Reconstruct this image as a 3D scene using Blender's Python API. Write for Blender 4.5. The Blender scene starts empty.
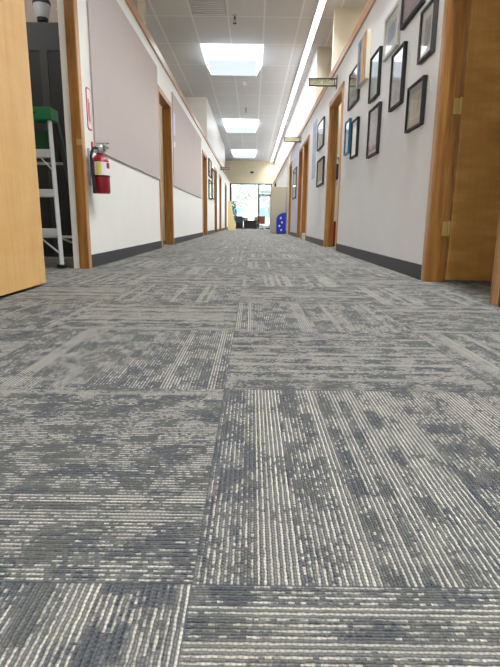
import bpy, bmesh, math, random
from mathutils import Vector, Matrix
random.seed(7)
SC = bpy.context.scene
COL = SC.collection
PI = math.pi

# ------------------------------------------------------------------ camera
H = 0.362
p, yw, rl = 0.2193, 0.0019, 0.0117
right = Vector((1, 0, 0)); fwd = Vector((0, math.cos(p), -math.sin(p))); up = Vector((0, math.sin(p), math.cos(p)))
Rz = Matrix.Rotation(yw, 3, 'Z')
right, fwd, up = Rz @ right, Rz @ fwd, Rz @ up
r2 = math.cos(rl) * right + math.sin(rl) * up
u2 = -math.sin(rl) * right + math.cos(rl) * up
cam = bpy.data.cameras.new('camera')
cam.sensor_fit = 'HORIZONTAL'; cam.sensor_width = 36; cam.lens = 36
cam.clip_start = 0.01; cam.clip_end = 300
camo = bpy.data.objects.new('camera', cam); COL.objects.link(camo)
camo.matrix_world = Matrix(((r2.x, u2.x, -fwd.x, 0), (r2.y, u2.y, -fwd.y, 0), (r2.z, u2.z, -fwd.z, H), (0, 0, 0, 1)))
SC.camera = camo

# ------------------------------------------------------------------ world, exposure
W = bpy.data.worlds.new('daylight'); SC.world = W; W.use_nodes = True
nt = W.node_tree; bg = nt.nodes['Background']
sky = nt.nodes.new('ShaderNodeTexSky'); sky.sky_type = 'NISHITA'; sky.sun_disc = False
sky.sun_elevation = math.radians(50); sky.sun_rotation = math.radians(150); sky.dust_density = 3
nt.links.new(sky.outputs[0], bg.inputs[0]); bg.inputs[1].default_value = 0.24
SC.view_settings.view_transform = 'Standard'; SC.view_settings.look = 'None'
SC.view_settings.gamma = 1; SC.view_settings.use_curve_mapping = False
SC.view_settings.exposure = 2.2
LED_POWER = 1.5
SKYLIGHT = 0.22
LED_WATTS = 150

# ------------------------------------------------------------------ material helpers
def srgb(r, g, b):
    f = lambda c: (c / 255 / 12.92) if c / 255 <= 0.04045 else ((c / 255 + 0.055) / 1.055) ** 2.4
    return (f(r), f(g), f(b), 1)

class NT:
    """small node builder"""
    def __init__(s, name):
        s.m = bpy.data.materials.new(name); s.m.use_nodes = True
        s.t = s.m.node_tree; s.b = s.t.nodes['Principled BSDF']; s.out = s.t.nodes['Material Output']
    def n(s, kind, **kw):
        x = s.t.nodes.new('ShaderNode' + kind)
        for k, v in kw.items(): setattr(x, k, v)
        return x
    def put(s, sock, v):
        if hasattr(v, 'is_output'): s.t.links.new(v, sock)
        elif isinstance(v, (tuple, list)) and len(v) == 3 and sock.type == 'RGBA': sock.default_value = (*v, 1)
        else: sock.default_value = v
    def math(s, op, a, b=None, c=None):
        x = s.n('Math', operation=op); s.put(x.inputs[0], a)
        if b is not None: s.put(x.inputs[1], b)
        if c is not None: s.put(x.inputs[2], c)
        return x.outputs[0]
    def mix(s, f, a, b):
        x = s.n('Mix', data_type='RGBA'); s.put(x.inputs[0], f); s.put(x.inputs[6], a); s.put(x.inputs[7], b)
        return x.outputs[2]
    def mixf(s, f, a, b):
        x = s.n('Mix', data_type='FLOAT'); s.put(x.inputs[0], f); s.put(x.inputs[2], a); s.put(x.inputs[3], b)
        return x.outputs[0]
    def obj(s): return s.n('TexCoord').outputs['Object']
    def mapping(s, v, scale=(1, 1, 1), loc=(0, 0, 0)):
        x = s.n('Mapping'); s.put(x.inputs['Vector'], v); x.inputs['Scale'].default_value = scale; x.inputs['Location'].default_value = loc
        return x.outputs[0]
    def noise(s, v, scale, detail=2, rough=0.5):
        x = s.n('TexNoise'); s.put(x.inputs['Vector'], v); x.inputs['Scale'].default_value = scale
        x.inputs['Detail'].default_value = detail; x.inputs['Roughness'].default_value = rough
        return x.outputs[0]
    def white(s, *c):
        x = s.n('TexWhiteNoise', noise_dimensions='3D'); cb = s.n('CombineXYZ')
        for i, v in enumerate(c): s.put(cb.inputs[i], v)
        s.put(x.inputs['Vector'], cb.outputs[0]); return x.outputs['Value']
    def ramp(s, f, stops):
        x = s.n('ValToRGB'); s.put(x.inputs[0], f); e = x.color_ramp.elements
        while len(e) < len(stops): e.new(0.5)
        for k, (pos, c) in enumerate(stops): e[k].position = pos; e[k].color = c
        return x.outputs[0]
    def bump(s, h, strength=0.3, dist=0.01):
        x = s.n('Bump'); s.put(x.inputs['Height'], h); x.inputs['Strength'].default_value = strength; x.inputs['Distance'].default_value = dist
        s.t.links.new(x.outputs[0], s.b.inputs['Normal'])
    def set(s, **kw):
        for k, v in kw.items(): s.put(s.b.inputs[k.replace('_', ' ')], v)
        return s.m

def plain(name, c, rough=0.55, metal=0.0, var=0.05, scale=25, bump=0.0, coat=0.0):
    k = NT(name); nz = k.noise(k.obj(), scale, 3)
    c = srgb(*c); a = tuple(min(1, x * (1 - var)) for x in c[:3]) + (1,); b = tuple(min(1, x * (1 + var)) for x in c[:3]) + (1,)
    k.set(Base_Color=k.mix(nz, a, b), Roughness=rough, Metallic=metal, Coat_Weight=coat)
    if bump: k.bump(nz, bump, 0.004)
    return k.m

def emit(name, c, strength, body=1.0):
    k = NT(name); nz = k.noise(k.obj(), 40, 1)
    k.set(Base_Color=tuple(x * body for x in srgb(*c)[:3]), Emission_Color=srgb(*c), Emission_Strength=strength, Roughness=0.4)
    return k.m

def wood(name, dark, mid, light, axis='Z', fig=0.0, rough=0.32):
    k = NT(name); o = k.obj()
    sc = {'Z': (22, 22, 1.1), 'Y': (22, 1.1, 22), 'X': (1.1, 22, 22)}[axis]
    g = k.noise(k.mapping(o, sc), 1.6, 6, 0.62)
    fine = k.noise(k.mapping(o, tuple(x * 6 for x in sc)), 1.5, 3)
    f = k.math('ADD', k.math('MULTIPLY', g, 0.75), k.math('MULTIPLY', fine, 0.25))
    if fig:
        fg = k.noise(k.mapping(o, (2.5, 2.5, 9)), 1.3, 4, 0.6)
        f = k.math('ADD', k.math('MULTIPLY', f, 1 - fig), k.math('MULTIPLY', fg, fig))
    k.set(Base_Color=k.ramp(f, [(0.3, srgb(*dark)), (0.5, srgb(*mid)), (0.7, srgb(*light))]), Roughness=rough, Coat_Weight=0.25, Coat_Roughness=0.2)
    k.bump(fine, 0.08, 0.002)
    return k.m

def wall_mat(name, c, groove=False):
    k = NT(name); o = k.obj(); nz = k.noise(o, 3, 3); fz = k.noise(o, 130, 2)
    c = srgb(*c)
    col = k.mix(nz, tuple(x * 0.96 for x in c[:3]), tuple(min(1, x * 1.03) for x in c[:3]))
    h = fz
    if groove:      # painted boards with shallow vertical grooves
        sx = k.n('SeparateXYZ'); k.put(sx.inputs[0], o)
        fr = k.math('FRACT', k.math('MULTIPLY', sx.outputs[1], 2.5))
        gr = k.math('LESS_THAN', fr, 0.012)
        h = k.math('SUBTRACT', k.math('MULTIPLY', fz, 0.6), k.math('MULTIPLY', gr, 0.5))
        blot = k.noise(k.mapping(o, (1, 2.2, 1)), 38, 2)
        col = k.mix(k.math('GREATER_THAN', blot, 0.68), col, tuple(x * 0.95 for x in c[:3]))
    k.set(Base_Color=col, Roughness=0.42)
    k.bump(h, 0.25, 0.003)
    return k.m

def glass_mat(name, tint=(1, 1, 1, 1), ior=1.5, boost=0.0):
    k = NT(name); tr = k.n('BsdfTransparent'); tr.inputs[0].default_value = tint
    gl = k.n('BsdfGlossy'); gl.inputs['Roughness'].default_value = 0.02; gl.inputs[0].default_value = (1, 1, 1, 1)
    fr = k.n('Fresnel'); fr.inputs[0].default_value = ior
    mx = k.n('MixShader'); k.put(mx.inputs[0], k.math('MULTIPLY', fr.outputs[0], boost))
    k.t.links.new(tr.outputs[0], mx.inputs[1]); k.t.links.new(gl.outputs[0], mx.inputs[2]); k.t.links.new(mx.outputs[0], k.out.inputs[0])
    return k.m

def art(name, stops, scale=6, stretch=(1, 1, 1), seed=0, wave=False):
    k = NT(name); v = k.mapping(k.obj(), stretch, (seed * 1.7, seed * 2.3, seed * 0.9))
    f = k.noise(v, scale, 4, 0.6)
    k.set(Base_Color=k.ramp(f, [(a, srgb(*c)) for a, c in stops]), Roughness=0.6)
    return k.m

# ------------------------------------------------------------------ carpet
TX, TY, TS = -0.057, 0.4426, 0.61
def carpet():
    k = NT('carpet_tile'); s = k.n('SeparateXYZ'); k.put(s.inputs[0], k.obj())
    X = k.math('DIVIDE', k.math('SUBTRACT', s.outputs[0], TX), TS)
    Y = k.math('DIVIDE', k.math('SUBTRACT', s.outputs[1], TY), TS)
    i, j = k.math('FLOOR', X), k.math('FLOOR', Y)
    fx = k.math('MULTIPLY', k.math('SUBTRACT', X, i), TS); fy = k.math('MULTIPLY', k.math('SUBTRACT', Y, j), TS)
    par = k.math('FLOORED_MODULO', k.math('ADD', i, j), 2)
    u = k.mixf(par, fx, fy); v = k.mixf(par, fy, fx)      # across the rows, along the rows
    h = k.white(i, j, 3.3)
    ho = k.math('MULTIPLY', h, 7.0)
    g = 0.0035
    def vec(a, b, c):
        x = k.n('CombineXYZ')
        for q, w in enumerate((a, b, c)): k.put(x.inputs[q], w)
        return x.outputs[0]
    sub, mul, add, gt = (lambda a, b: k.math('SUBTRACT', a, b)), (lambda a, b: k.math('MULTIPLY', a, b)), (lambda a, b: k.math('ADD', a, b)), (lambda a, b: k.math('GREATER_THAN', a, b))
    wv = k.noise(vec(mul(u, 260.0), mul(v, 130.0), ho), 1.0, 1)
    un = add(k.math('DIVIDE', u, g), mul(sub(wv, 0.5), 0.75)); row = k.math('FLOOR', un); fr = sub(un, row)
    lightrow = k.math('FLOORED_MODULO', row, 2)
    rh = k.white(row, i, j)
    rp_ = k.white(k.math('FLOOR', k.math('DIVIDE', row, 2.0)), j, i)
    # woven blocks: columns of ragged rectangles, dark slate / olive / pale, and columns of long pale streaks
    uw = add(u, mul(sub(rp_, 0.5), 0.008))
    cu = k.math('FLOOR', add(k.math('DIVIDE', uw, 0.036), ho)); ch = k.white(cu, i, j)
    vv = add(add(v, mul(sub(rp_, 0.5), 0.012)), mul(gt(ch, 0.5), 0.027))
    cv = k.math('FLOOR', add(k.math('DIVIDE', vv, 0.046), ho))
    b1 = k.white(cu, cv, ho); b2 = k.white(cv, cu, add(ho, 9.1))
    cu2 = k.math('FLOOR', add(k.math('DIVIDE', uw, 0.021), ho)); c2 = k.white(cu2, i, add(j, 4.0))
    cv2 = k.math('FLOOR', k.math('DIVIDE', add(vv, mul(c2, 0.3)), 0.038)); b3 = k.white(cu2, cv2, ho)
    loop = k.noise(vec(add(mul(row, 13.7), mul(h, 50.0)), mul(v, 300.0), ho), 1.0, 2)      # loop by loop along a row
    cell = k.white(k.math('FLOOR', add(k.math('DIVIDE', v, 0.0058), mul(rh, 9.0))), row, add(ho, 1.0))
    run = k.noise(vec(mul(row, 5.1), mul(v, 55.0), ho), 1.0, 2)                            # longer runs of one yarn
    zone = k.noise(vec(mul(u, 9.0), mul(v, 9.0), mul(ho, 3.0)), 1.0, 1)
    streak = k.noise(vec(mul(u, 105.0), mul(v, 24.0), add(ho, 2.0)), 1.0, 2)                  # short woven streaks
    slate, olive, taupe = srgb(40, 47, 58), srgb(68, 71, 64), srgb(94, 93, 87)
    dark = k.mix(gt(b1, 0.52), slate, olive)
    dark = k.mix(gt(b3, 0.8), dark, taupe)
    dark = k.mix(mul(gt(streak, 0.56), 0.35), dark, taupe)
    pale = k.mix(rh, srgb(222, 216, 200), srgb(188, 182, 168))
    grey = k.mix(b2, srgb(150, 148, 140), srgb(112, 116, 114))
    sig = add(add(mul(run, 0.35), mul(loop, 0.25)), mul(cell, 0.40))
    bias = add(mul(gt(c2, 0.74), 0.30), mul(sub(0.42, mul(gt(b2, 0.5), 1.0)), 0.19))
    bias = add(bias, mul(sub(zone, 0.5), 0.3)); bias = add(bias, mul(sub(b3, 0.5), 0.14))
    bias = add(bias, mul(sub(streak, 0.5), 0.6))
    sig = add(sig, bias)
    mr = k.n('MapRange', interpolation_type='SMOOTHSTEP'); k.put(mr.inputs[0], sig); mr.inputs[1].default_value = 0.40; mr.inputs[2].default_value = 0.66
    on = mr.outputs[0]
    col = k.mix(lightrow, dark, k.mix(on, k.mix(0.35, dark, grey), pale))
    mr2 = k.n('MapRange', interpolation_type='SMOOTHSTEP'); k.put(mr2.inputs[0], add(sig, mul(sub(loop, 0.5), 0.5))); mr2.inputs[1].default_value = 0.22; mr2.inputs[2].default_value = 0.8
    col = k.mix(mul(sub(1.0, lightrow), mul(mr2.outputs[0], 0.6)), col, grey)
    col = k.mix(k.math('MULTIPLY', gt(k.math('ABSOLUTE', sub(fr, 0.5)), 0.34), 0.6), col, srgb(60, 66, 72))
    # single loops along the row, with dark gaps between them
    lp = k.math('ABSOLUTE', k.math('SINE', add(mul(v, PI / 0.0052), mul(rh, 6.0))))
    gap = k.math('POWER', lp, 0.5)
    col = k.mix(mul(sub(1.0, gap), 0.55), col, srgb(58, 62, 66))
    prof = k.math('SINE', k.math('MULTIPLY', fr, PI))
    ed = k.math('MINIMUM', k.math('MINIMUM', fx, k.math('SUBTRACT', TS, fx)), k.math('MINIMUM', fy, k.math('SUBTRACT', TS, fy)))
    seam = k.math('LESS_THAN', ed, 0.0014)
    col = k.mix(k.math('MULTIPLY', seam, 0.5), col, srgb(50, 55, 62))
    hgt = k.math('MULTIPLY', prof, k.math('ADD', 0.4, k.math('ADD', k.math('MULTIPLY', loop, 0.6), k.math('MULTIPLY', lp, 0.5))))
    hgt = k.math('ADD', hgt, k.math('MULTIPLY', lightrow, k.math('MULTIPLY', on, 0.5)))
    hgt = k.math('MULTIPLY', hgt, k.math('SUBTRACT', 1.0, seam))
    k.set(Base_Color=col, Roughness=0.95, Sheen_Weight=0.14, Sheen_Roughness=0.6)
    k.put(k.b.inputs['Specular IOR Level'], 0.15)
    k.bump(hgt, 0.9, 0.0035)
    return k.m

GX, GSX, GY, GSY = -1.015, 0.585, 10.28, 1.28
def ceiling_mat():
    k = NT('ceiling_tile'); o = k.obj(); s = k.n('SeparateXYZ'); k.put(s.inputs[0], o)
    def line(c, o0, sp, w):
        f = k.math('FRACT', k.math('ADD', k.math('DIVIDE', k.math('SUBTRACT', c, o0), sp), 100.0 + w / 2 / sp))
        return k.math('LESS_THAN', f, w / sp)
    lx = line(s.outputs[0], GX, GSX, 0.03); ly = line(s.outputs[1], GY, GSY, 0.03)
    tile = k.mix(k.noise(o, 90, 3), srgb(200, 203, 205), srgb(210, 213, 215))
    ti = k.white(k.math('FLOOR', k.math('DIVIDE', k.math('SUBTRACT', s.outputs[0], GX), GSX)), k.math('FLOOR', k.math('DIVIDE', k.math('SUBTRACT', s.outputs[1], GY), GSY)), 1.0)
    tile = k.mix(k.math('MULTIPLY', ti, 0.25), tile, srgb(188, 191, 193))
    g = k.math('MAXIMUM', lx, ly)
    k.set(Base_Color=k.mix(g, tile, srgb(226, 228, 229)), Roughness=0.8)
    k.bump(k.math('SUBTRACT', k.math('MULTIPLY', k.noise(o, 140, 2), 0.2), g), 0.3, 0.004)
    return k.m

def tackboard_mat():
    k = NT('tackboard_fabric'); o = k.obj()
    w1 = k.noise(k.mapping(o, (1, 1, 8)), 90, 2); w2 = k.noise(k.mapping(o, (1, 8, 1)), 90, 2)
    f = k.math('MULTIPLY', k.math('ADD', w1, w2), 0.5)
    big = k.noise(o, 5, 3)
    c = k.mix(f, srgb(184, 172, 168), srgb(204, 194, 190))
    k.set(Base_Color=k.mix(k.math('MULTIPLY', big, 0.25), c, srgb(180, 170, 170)), Roughness=0.9)
    k.bump(f, 0.3, 0.003)
    return k.m

M = dict(
    carpet=carpet(), ceiling=ceiling_mat(), tack=tackboard_mat(),
    white_l=wall_mat('white_wall_paint', (236, 236, 230)), white_r=wall_mat('white_board_wall', (242, 243, 245), True),
    cream=wall_mat('cream_paint', (222, 216, 196)), beige=wall_mat('beige_paint', (216, 204, 176)), upper=wall_mat('pale_upper_paint', (236, 236, 234)),
    taupe=wall_mat('taupe_paint', (165, 148, 138)), lav=wall_mat('lavender_paint', (205, 202, 226)),
    oak=wood('oak_trim', (112, 70, 24), (152, 102, 44), (184, 132, 66)),
    oak_h=wood('oak_rail', (150, 98, 52), (182, 126, 74), (202, 150, 98), 'Y'),
    oak_edge=wood('oak_casing_edge', (166, 110, 60), (192, 138, 84), (212, 164, 112)),
    maple=wood('maple_veneer', (206, 158, 92), (220, 176, 110), (230, 192, 130), fig=0.35),
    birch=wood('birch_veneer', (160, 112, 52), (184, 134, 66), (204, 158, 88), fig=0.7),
    base=plain('black_rubber', (52, 54, 58), 0.5),
    black=plain('black_metal', (24, 24, 26), 0.4), blackframe=plain('black_frame_wood', (20, 19, 22), 0.6),
    greyframe=plain('grey_frame_wood', (58, 55, 54), 0.6), silver=plain('silver_frame', (196, 194, 186), 0.35, 0.35),
    plumframe=plain('dark_plum_frame', (38, 28, 36), 0.6), blueframe=plain('teal_blue_frame', (34, 98, 128), 0.35),
    canvas=plain('canvas_edge', (214, 208, 186), 0.8), mat=plain('mat_board', (236, 236, 232), 0.8), mat_grey=plain('grey_mat_board', (176, 174, 176), 0.8),
    charcoal=plain('charcoal_steel', (42, 45, 50), 0.5, var=0.03), charcoal_d=plain('charcoal_panel', (12, 12, 17), 0.55, var=0.03),
    brass=plain('aged_brass', (196, 172, 104), 0.4, 0.5), alu=plain('aluminium', (214, 216, 218), 0.4, 0.25), steel=plain('steel', (190, 192, 194), 0.3, 0.8),
    green=plain('green_plastic', (20, 112, 66), 0.4), green_d=plain('green_fibreglass', (10, 78, 44), 0.45), dkgreen=plain('dark_rail', (70, 78, 76), 0.45),
    red=plain('red_enamel', (146, 12, 28), 0.3, coat=0.4), redsign=plain('sign_red', (196, 44, 66), 0.5), signwhite=plain('sign_white', (240, 236, 234), 0.5),
    yellow=plain('label_yellow', (228, 214, 96), 0.5), paper=plain('paper', (240, 240, 238), 0.7), lavpaper=plain('lavender_paper', (206, 206, 232), 0.7),
    frost=plain('frosted_plastic', (206, 210, 216), 0.35), tan=plain('tan_steel', (186, 176, 150), 0.5, var=0.02), blue=plain('blue_plastic', (24, 52, 178), 0.4),
    navy=plain('navy_cloth', (38, 40, 84), 0.8), redcloth=plain('red_cloth', (150, 24, 26), 0.8), brown=plain('brown_upholstery', (132, 70, 42), 0.6),
    teal=plain('dark_teal_vinyl', (36, 52, 58), 0.5), darkwood=plain('dark_bench_wood', (40, 30, 28), 0.4), khaki=plain('khaki_sign', (188, 184, 150), 0.6),
    bronze=plain('dark_bronze', (48, 46, 44), 0.4, 0.4), pboard=plain('pale_yellow_board', (236, 214, 150), 0.6), grille=plain('grille_grey', (186, 186, 184), 0.4),
    asphalt=plain('pale_asphalt', (140, 140, 138), 0.9), carpaint=plain('white_car_paint', (226, 232, 238), 0.2, coat=1.0), carglass=plain('car_glass', (104, 144, 200), 0.45),
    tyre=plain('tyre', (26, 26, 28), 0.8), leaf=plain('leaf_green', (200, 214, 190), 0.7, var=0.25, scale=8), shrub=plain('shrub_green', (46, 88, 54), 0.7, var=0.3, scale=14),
    bark=plain('bark', (120, 104, 90), 0.9), siding=plain('pale_siding', (214, 208, 196), 0.8), roof=plain('roof_shingle', (140, 126, 116), 0.9),
    poster_b=art('pale_blue_poster', [(0.35, (150, 178, 206)), (0.55, (196, 212, 228)), (0.7, (176, 190, 206))], 5),
    led=emit('led_strip', (250, 252, 255), LED_POWER), lens=emit('skylight_lens', (222, 237, 255), SKYLIGHT, 0.15), lens_side=emit('skylight_lens_side', (240, 247, 255), SKYLIGHT * 2.6, 0.15),
    lamp=emit('fill_panel_lamp', (255, 250, 242), 6), glass=glass_mat('picture_glass', boost=0.5), window_glass=glass_mat('window_glass', (0.97, 0.99, 1, 1), boost=1.0),
)

# ------------------------------------------------------------------ mesh helpers
class MB:
    def __init__(s): s.b = bmesh.new()
    def box(s, x0, x1, y0, y1, z0, z1, bev=0.0, mtx=None):
        t = bmesh.new(); bmesh.ops.create_cube(t, size=1)
        for v in t.verts: v.co = Vector(((x0 + x1) / 2 + v.co.x * (x1 - x0), (y0 + y1) / 2 + v.co.y * (y1 - y0), (z0 + z1) / 2 + v.co.z * (z1 - z0)))
        if bev: bmesh.ops.bevel(t, geom=t.edges[:], offset=bev, segments=2, affect='EDGES', profile=0.6)
        return s.add(t, mtx)
    def add(s, t, mtx=None):
        if mtx: bmesh.ops.transform(t, matrix=mtx, verts=t.verts)
        me = bpy.data.meshes.new('t'); t.to_mesh(me); t.free(); s.b.from_mesh(me); bpy.data.meshes.remove(me); return s
    def bar(s, a, b, w, d=None, bev=0.0):
        """rectangular bar from a to b"""
        a, b = Vector(a), Vector(b); L = (b - a).length; d = d or w
        q = (b - a).to_track_quat('Z', 'Y').to_matrix().to_4x4(); q.translation = (a + b) / 2
        return s.box(-w / 2, w / 2, -d / 2, d / 2, -L / 2, L / 2, bev, q)
    def rod(s, a, b, r0, r1=None, n=16):
        a, b = Vector(a), Vector(b); t = bmesh.new()
        bmesh.ops.create_cone(t, cap_ends=True, segments=n, radius1=r0, radius2=r0 if r1 is None else r1, depth=(b - a).length)
        q = (b - a).to_track_quat('Z', 'Y').to_matrix().to_4x4(); q.translation = (a + b) / 2
        return s.add(t, q)
    def lathe(s, prof, c=(0, 0, 0), n=28):
        t = bmesh.new(); rings = []
        for r, z in prof:
            rings.append([t.verts.new((c[0] + r * math.cos(2 * PI * k / n), c[1] + r * math.sin(2 * PI * k / n), c[2] + z)) for k in range(n)])
        for A, B in zip(rings, rings[1:]):
            for k in range(n): t.faces.new((A[k], A[(k + 1) % n], B[(k + 1) % n], B[k]))
        t.faces.new(rings[0][::-1]); t.faces.new(rings[-1])
        return s.add(t)
    def prism(s, pts, axis, a, b, bev=0.0):
        """polygon pts in the two other axes, extruded along axis from a to b"""
        def P(q, w): return {'X': (w, q[0], q[1]), 'Y': (q[0], w, q[1]), 'Z': (q[0], q[1], w)}[axis]
        t = bmesh.new(); A = [t.verts.new(P(q, a)) for q in pts]; B = [t.verts.new(P(q, b)) for q in pts]; n = len(pts)
        t.faces.new(A); t.faces.new(B[::-1])
        for k in range(n): t.faces.new((A[k], B[k], B[(k + 1) % n], A[(k + 1) % n]))
        if bev: bmesh.ops.bevel(t, geom=t.edges[:], offset=bev, segments=2, affect='EDGES')
        return s.add(t)
    def tube(s, pts, r, n=10):
        pts = [Vector(q) for q in pts]
        for a, b in zip(pts, pts[1:]): s.rod(a, b, r, n=n)
        for q in pts[1:-1]:
            t = bmesh.new(); bmesh.ops.create_icosphere(t, subdivisions=2, radius=r); s.add(t, Matrix.Translation(q))
        return s
    def build(s, name, mat, parent=None, smooth=False, loc=(0, 0, 0)):
        bmesh.ops.recalc_face_normals(s.b, faces=s.b.faces)
        me = bpy.data.meshes.new(name); s.b.to_mesh(me); s.b.free(); me.materials.append(mat)
        if smooth:
            for f in me.polygons: f.use_smooth = True
            try: me.set_sharp_from_angle(angle=math.radians(40))
            except Exception: pass
        o = bpy.data.objects.new(name, me); COL.objects.link(o); o.location = loc
        if parent: o.parent = parent
        return o

def tag(o, label, cat, group=None):
    o['label'] = label; o['category'] = cat
    if group: o['group'] = group
    return o
def thing(name, label, cat, loc, rz=0, group=None):
    o = bpy.data.objects.new(name, None); COL.objects.link(o); o.empty_display_size = 0.1
    o.location = loc; o.rotation_euler = (0, 0, rz)
    return tag(o, label, cat, group)
def struct(o): o['kind'] = 'structure'; return o
def S(name, mb, mat): return struct(mb.build(name, mat))

# ------------------------------------------------------------------ setting
XL, XR, T = -1.254, 1.128, 0.106
CH, YE, YB = 3.6, 28.5, -7.0
HEAD = 2.03
XO = 4.4
S('floor', MB().box(-XO, XO, YB, YE + 0.12, -0.08, 0), M['carpet'])

# skylights: openings in the ceiling with a lens
SKY_Y = [10.28 + 6.95 * k for k in range(-2, 3)]
SX0, SX1, SL = -1.015, 0.17, 1.28
cm = MB(); ys = [YB] + sum([[y, y + SL] for y in SKY_Y], []) + [YE + 0.12]
cm.box(-XO, SX0, YB, YE + 0.12, CH, CH + 0.1); cm.box(SX1, XO, YB, YE + 0.12, CH, CH + 0.1)
for a, b in zip(ys[0::2], ys[1::2]): cm.box(SX0, SX1, a, b, CH, CH + 0.1)
S('ceiling', cm, M['ceiling'])

def wall_run(name, x0, x1, openings, mat, top=2.46, head=HEAD):
    mb = MB(); y = YB
    for a, b in openings:
        mb.box(x0, x1, y, a, 0, top); mb.box(x0, x1, a, b, head, top); y = b
    mb.box(x0, x1, y, YE, 0, top)
    return S(name, mb, mat)
OPL = [(2.86, 3.84), (7.03, 8.03), (13.0, 14.1), (17.05, 17.95), (19.5, 20.5), (23.4, 24.7)]
OPR = [(2.30, 3.24), (6.80, 7.86), (10.68, 11.58), (11.86, 12.72), (15.05, 15.85)]
wall_run('wall_left', XL - T, XL, OPL, M['white_l'])
wall_run('wall_right', XR, XR + T, OPR, M['white_r'])
# upper walls above the rails (full height rooms farther along)
S('wall_left_upper', MB().box(XL - T, XL - 0.004, 14.4, 23.5, 2.5, CH).box(-XO, XL - T, 14.4, 14.5, 0, CH), M['upper'])
S('wall_right_upper', MB().box(1.19, 1.19 + 0.1, 10.5, YE, 2.5, CH), M['upper'])
S('wall_right_return', MB().box(1.19, XO, 10.4, 10.5, 0, CH), M['cream'])
S('wall_outer_left', MB().box(-XO - 0.1, -XO, YB, YE, 0, CH), M['cream'])
S('wall_outer_right', MB().box(XO, XO + 0.1, YB, YE, 0, CH), M['cream'])
S('wall_behind', MB().box(-XO, -1.2, YB - 0.1, YB, 0, CH).box(1.08, XO, YB - 0.1, YB, 0, CH).box(-1.2, 1.08, YB - 0.1, YB, 3.2, CH), M['upper'])
w2 = struct(MB().box(-1.2, -1.14, YB - 0.09, YB - 0.02, 0, 3.2).box(1.02, 1.08, YB - 0.09, YB - 0.02, 0, 3.2).box(-0.09, -0.03, YB - 0.09, YB - 0.02, 0, 3.2).box(-1.2, 1.08, YB - 0.09, YB - 0.02, 3.14, 3.2).box(-1.2, 1.08, YB - 0.09, YB - 0.02, 0, 0.08).build('added_rear_window', M['bronze']))  # unseen glazing added behind the camera to let in extra daylight
MB().box(-1.16, -0.07, YB - 0.06, YB - 0.052, 0.06, 3.16).build('pane', M['window_glass'], w2); MB().box(-0.05, 1.04, YB - 0.06, YB - 0.052, 0.06, 3.16).build('pane', M['window_glass'], w2)
# end wall around the storefront glazing
wx0, wx1 = -1.25, 1.06
S('wall_end', MB().box(-XO, wx0, YE, YE + 0.12, 0, CH).box(wx1, XO, YE, YE + 0.12, 0, CH).box(wx0, wx1, YE, YE + 0.12, 2.42, CH), M['beige'])
# cross walls of the side rooms
S('wall_store_room', MB().box(-XO, XL - T, 5.62, 5.72, 0, CH).box(-XO, XL - T, 1.2, 1.3, 0, 2.6), M['taupe'])
S('wall_side_rooms', MB().box(XR + T, XO, 8.62, 8.72, 0, CH).box(XR + T, XO, 5.2, 5.3, 0, 2.6).box(XR + T + 1.4, XR + T + 1.5, 1.0, 5.2, 0, 2.6).box(XR + T, XR + T + 1.5, 0.9, 1.0, 0, 2.6)
  .box(-XO, XL - T, 9.6, 9.7, 0, 2.6), M['cream'])
S('trim_post', MB().box(-1.73, -1.64, 8.25, 8.37, 0, CH), M['cream'])

# rails capping the partitions
S('trim_rail_left', MB().box(XL - T - 0.03, XL + 0.022, YB, 23.5, 2.43, 2.52, 0.004), M['oak_h'])
S('trim_rail_right', MB().box(XR - 0.022, XR + T + 0.03, YB, YE, 2.385, 2.48, 0.004), M['oak_h'])

def base_run(name, x0, x1, openings):
    mb = MB(); y = YB
    for a, b in openings:
        mb.box(x0, x1, y, a - 0.06, 0, 0.098); y = b + 0.06
    mb.box(x0, x1, y, YE, 0, 0.098); return S(name, mb, M['base'])
base_run('baseboard_left', XL - 0.001, XL + 0.012, OPL)
base_run('baseboard_right', XR - 0.012, XR + 0.001, OPR)

def opening(n, side, a, b, full=False, head=HEAD):
    """oak jambs, head and casings of one doorway"""
    w, d = 0.055, 0.016
    x0 = XL if side < 0 else XR
    s = 1 if side < 0 else -1                # towards the corridor
    def bx(mb, u0, u1, y0, y1, z0, z1, bev=0.003):
        xs = sorted((x0 + s * u0, x0 + s * u1)); mb.box(xs[0], xs[1], y0, y1, z0, z1, bev)
    depth = T if full else 0.055
    mb = MB()
    bx(mb, -depth, d, a - 0.002, a + 0.02, 0, head); bx(mb, -depth, d, b - 0.02, b + 0.002, 0, head)
    bx(mb, -depth, d, a, b, head - 0.02, head + 0.002)
    # door stop
    if full and n != 7: bx(mb, -depth - 0.01, -depth + 0.02, b - 0.034, b - 0.018, 0, head - 0.02); bx(mb, -depth - 0.01, -depth + 0.02, a + 0.018, a + 0.034, 0, head - 0.02)
    S('trim_%d' % n, mb, M['oak'])
    c = MB()
    bx(c, 0, d, a - w, a - 0.001, 0, head + w); bx(c, 0, d, b + 0.001, b + w, 0, head + w); bx(c, 0, d, a - w, b + w, head + 0.001, head + w)
    S('trim_casing_%d' % n, c, M['oak_edge'])
for k, (a, b) in enumerate(OPL): opening(k + 1, -1, a, b, full=k > 0)
for k, (a, b) in enumerate(OPR): opening(k + 7, 1, a, b, full=True)
# pale threshold block in the third doorway on the right
S('trim_sill', MB().box(XR - 0.004, XR + T, 10.70, 11.56, 0, 0.13, 0.004), M['cream'])

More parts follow.
